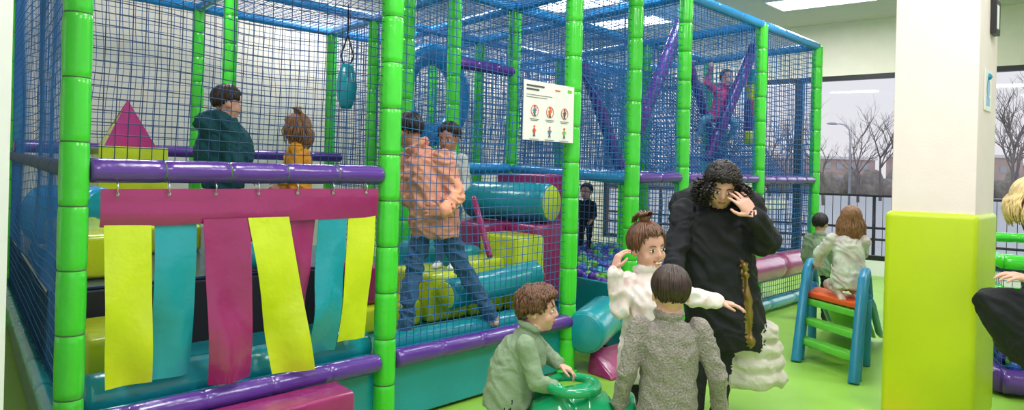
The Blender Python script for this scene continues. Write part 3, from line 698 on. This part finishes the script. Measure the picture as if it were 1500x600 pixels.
figure('woman_in_black_coat',wp,.97,dict(head=(.035,-.14,1.345),neck=(.04,-.02,1.25),bend=(.0,.06,0),shA=(-.13,-.0,1.19),shB=(.20,-.01,1.20),elA=(-.20,-.12,.98),elB=(.29,-.16,1.06),wrA=(-.25,-.30,.82),wrB=(.16,-.29,1.20),hipA=(-.03,.06,.80),hipB=(.15,.06,.80),knA=(-.04,.0,.42),knB=(.10,.0,.42),anA=(-.04,.03,.06),anB=(.10,.04,.06),ftA=(-.3,-1,0),ftB=(.2,-1,0)),
  [c_coat,c_blk,c_shoeD,c_puf,gold,c_top],.225,(-.15,-.86,-.42),(0,-.4,.9),hair=('curly',H_dark,.10,320),vox=.009,thick=1.35,extra=ex,collar=True,hands={'A':((-.3,-.5,-.8),(1,0,0),(0,-1,0),.4),'B':((-.55,.15,.75),(-.2,1,-.1),(-.8,0,-.2),.35)},disp=.011,depth=.13)
c_peach=cl('sweater_peach',(236,164,128),c2=(214,142,128),nscale=30)
figure('man_in_peach_sweater',(-.46,4.45,.40),.82,dict(head=(-.175,.05,1.225),neck=(-.11,.02,1.125),bend=(.02,-.02,0),shA=(-.17,.10,1.06),shB=(.05,-.06,1.06),elA=(-.16,.02,.82),elB=(.13,-.10,.84),wrA=(.02,-.15,.77),wrB=(.07,-.20,.75),hipA=(-.07,.04,.68),hipB=(.06,-.02,.68),knA=(-.12,-.08,.33),knB=(.17,.1,.39),anA=(-.13,-.20,.06),anB=(.36,.25,.06),ftA=(-.8,.3,0),ftB=(-.9,.3,0)),
  [c_peach,c_jean,c_sock],.21,(-.75,.62,-.2),hair=('short',H_dark,.0,300),skin=SK2,vox=.008,thick=1.3,hands={'A':((.8,-.2,.0),(0,-1,0),(0,0,1),.5),'B':((-.6,-.1,.1),(0,-1,0),(0,0,1),.5)},disp=.013,depth=.13)
c_wht=cl('shirt_white',(205,205,205)); 
def stand(name,root,S,H,cols,hf,hair,skin=SK,**k):
    f=V((hf[0],hf[1],0)).normalized(); sd=V((f.y,-f.x,0))
    P=lambda side,fw,h: sd*side*S+f*fw*S+Z*h
    j=dict(head=P(0,.02,1.7*S-H*.5),neck=P(0,0,1.7*S-H-.02*S),shA=P(-.16,0,1.37*S),shB=P(.16,0,1.37*S),elA=P(-.22,.0,1.07*S),elB=P(.22,.0,1.07*S),wrA=P(-.22,.16,.88*S),wrB=P(.22,.16,.88*S),hipA=P(-.09,0,.84*S),hipB=P(.09,0,.84*S),knA=P(-.10,.03,.45*S),knB=P(.10,.03,.45*S),anA=P(-.10,0,.07*S),anB=P(.10,0,.07*S),ftA=f,ftB=f)
    d=max(0,j['shA'].z-(1.7*S-H-.07*S))
    for q in ('shA','shB'): j[q]=j[q]-Z*d
    for q in ('elA','elB'): j[q]=j[q]-Z*d*.7
    hand_={'A':(f-Z*.8,sd,f,.5),'B':(f-Z*.8,-sd,f,.5)}
    return figure(name,root,S,j,cols,H,hf,hair=hair,skin=skin,hands=hand_,thick=k.pop('thick',1.2),vox=.009,**k)
c_hood=cl('hoodie_teal',(14,76,84)); c_or=cl('shirt_orange',(222,150,40)); c_pj=mat('pajama_pastel',(226,226,214),rough=.9,c2=(196,176,170),nscale=9,bump=.3,bscale=30)
def hood(mb,j,root):
    sm=(j['shA']+j['shB'])/2; mb.ell(sm+V((-.04,-.07,.02)),(.12,0,0),(0,.07,0),(0,0,.075),1)
    mb.ell((j['shA']+j['shB']+j['hipA']+j['hipB'])/4,(.18,0,0),(0,.12,0),(0,0,.2),1)
stand('boy_in_teal_hoodie',(-1.80,4.6,.76),.66,.21,[c_hood,c_blk,c_shoeD],(.75,.62,-.05),('short',H_dbrown,0,300),extra=hood,thick=1.6,disp=.012)
stand('girl_in_orange_shirt',(-1.47,5.05,.76),.58,.195,[c_or,c_blk,c_shoeD],(-.75,-.1,-.1),('bun',H_mid,.12,150),thick=1.35)
stand('boy_in_white_shirt',(-.43,5.05,.72),.585,.205,[c_wht,c_jean,c_shoeW],(-.35,-.9,-.25),('short',H_dark,0,200),skin=SK2)
stand('child_in_dark_clothes',(.88,8.6,.42),.50,.19,[c_blk,c_blk,c_shoeD],(-.5,-.8,0),('short',H_dark,0,120))
c_mag=cl('shirt_magenta',(190,70,130)); c_lb=cl('trousers_light_blue',(110,160,200))
figure('child_climbing_net',(2.3,8.05,1.75),.58,dict(head=(.02,0,.72),neck=(.0,0,.63),shA=(-.10,0,.58),shB=(.08,.04,.58),elA=(-.2,-.02,.66),elB=(.2,0,.66),wrA=(-.16,0,.82),wrB=(.24,0,.82),hipA=(-.12,.02,.30),hipB=(-.01,.02,.30),knA=(-.25,-.1,.25),knB=(.1,-.12,.22),anA=(-.28,0,.06),anB=(.06,0,.04),ftA=(0,-1,0),ftB=(0,-1,0)),[c_mag,c_lb,c_sock],.18,(.3,-.8,.2),hair=('short',H_brown,0,100),vox=.01,thick=1.2,hands={'A':((0,0,1),(0,1,0),(1,0,0),.8),'B':((0,0,1),(0,1,0),(-1,0,0),.8)})
figure('girl_in_pajamas',(2.60,5.66,.50),.62,dict(head=(.04,.06,.585),neck=(.02,.03,.475),shA=(-.10,.06,.43),shB=(.10,-.02,.43),elA=(-.16,.16,.31),elB=(.15,.10,.31),wrA=(-.13,.26,.22),wrB=(.12,.24,.22),hipA=(-.07,-.02,.12),hipB=(.06,-.06,.12),knA=(-.06,.20,.06),knB=(.10,.16,.06),anA=(-.09,-.06,.045),anB=(.02,-.12,.04),ftA=(-.1,-1,-.3),ftB=(-.1,-1,-.3)),
  [c_pj,c_pj,c_sock],.195,(.35,.9,-.2),hair=('long',H_mid,.20,260),vox=.008,thick=1.4,hands={'A':((0,1,-.4),(0,0,-1),(1,0,0),.4),'B':((0,1,-.4),(0,0,-1),(-1,0,0),.4)},depth=.14)
stand('toddler_with_dark_hair',(3.02,7.2,0),.62,.195,[c_sage,c_blk,c_shoeD],(.5,.8,0),('short',H_dark,0,160))
def ex(mb,j,root):
    P=lambda x,y,z: root+V((x,y,z))
    mb.loft([(P(-.43,-.02,.85),Y_*.03,Z*.03),(P(-.37,-.02,.80),Y_*.08,Z*.09),(P(-.25,0,.72),Y_*.13,Z*.17),(P(-.08,.0,.68),Y_*.17,Z*.22),(P(.1,.0,.72),Y_*.16,Z*.2)],1,28,6)
figure('blonde_woman_in_dark_coat',(2.67,3.55,0),.97,dict(head=(-.19,-.05,1.31),neck=(-.11,0,1.20),bend=(.04,.05,0),shA=(.0,-.15,1.12),shB=(.06,.13,1.13),elA=(-.05,-.24,.93),elB=(.14,.2,.88),wrA=(-.28,-.20,.955),wrB=(.1,.15,.75),hipA=(-.06,-.1,.76),hipB=(-.02,.08,.76),knA=(-.02,-.08,.42),knB=(-.0,.1,.42),anA=(.08,-.08,.06),anB=(.12,.1,.06),ftA=(1,0,0),ftB=(1,0,0)),
  [c_coat,c_blk,c_shoeD],.22,(.8,-.3,-.5),(.3,0,1),hair=('long',H_blond,.12,210),thick=1.25,extra=ex,hands={'A':((-.8,.1,.25),(0,.2,-1),(0,1,0),.4)},depth=.13,disp=.012)
# ------------------------------------------------------------------ world + lights + camera
sun=bpy.data.lights.new('overcast_daylight','SUN'); sun.energy=.9; sun.angle=math.radians(40); sun.color=(.86,.93,1)
so=bpy.data.objects.new('overcast_daylight',sun); sc.collection.objects.link(so); so.location=(12,14,8)
so.rotation_euler=V((.75,.55,.42)).to_track_quat('Z','Y').to_euler()
w=bpy.data.worlds.new('world'); sc.world=w; w.use_nodes=True; nt=w.node_tree; bg=nt.nodes['Background']
tc=nt.nodes.new('ShaderNodeTexCoord'); sp=nt.nodes.new('ShaderNodeSeparateXYZ'); rp=nt.nodes.new('ShaderNodeValToRGB')
nt.links.new(tc.outputs['Generated'],sp.inputs[0]); nt.links.new(sp.outputs['Z'],rp.inputs['Fac']); nt.links.new(rp.outputs['Color'],bg.inputs['Color'])
rp.color_ramp.elements[0].color=lin((232,230,236)); rp.color_ramp.elements[1].color=lin((218,226,240)); rp.color_ramp.elements[1].position=.6
bg.inputs['Strength'].default_value=1.05
cam=bpy.data.cameras.new('camera'); cam.sensor_width=36; cam.lens=36*1080/1500; cam.shift_y=-50/1500; cam.clip_end=500
co=bpy.data.objects.new('camera',cam); sc.collection.objects.link(co)
co.matrix_world=Matrix.Translation((0,0,1.4))@Matrix.Rotation(math.pi/2,4,'X')@Matrix.Rotation(math.radians(1.43),4,'Z')
sc.camera=co
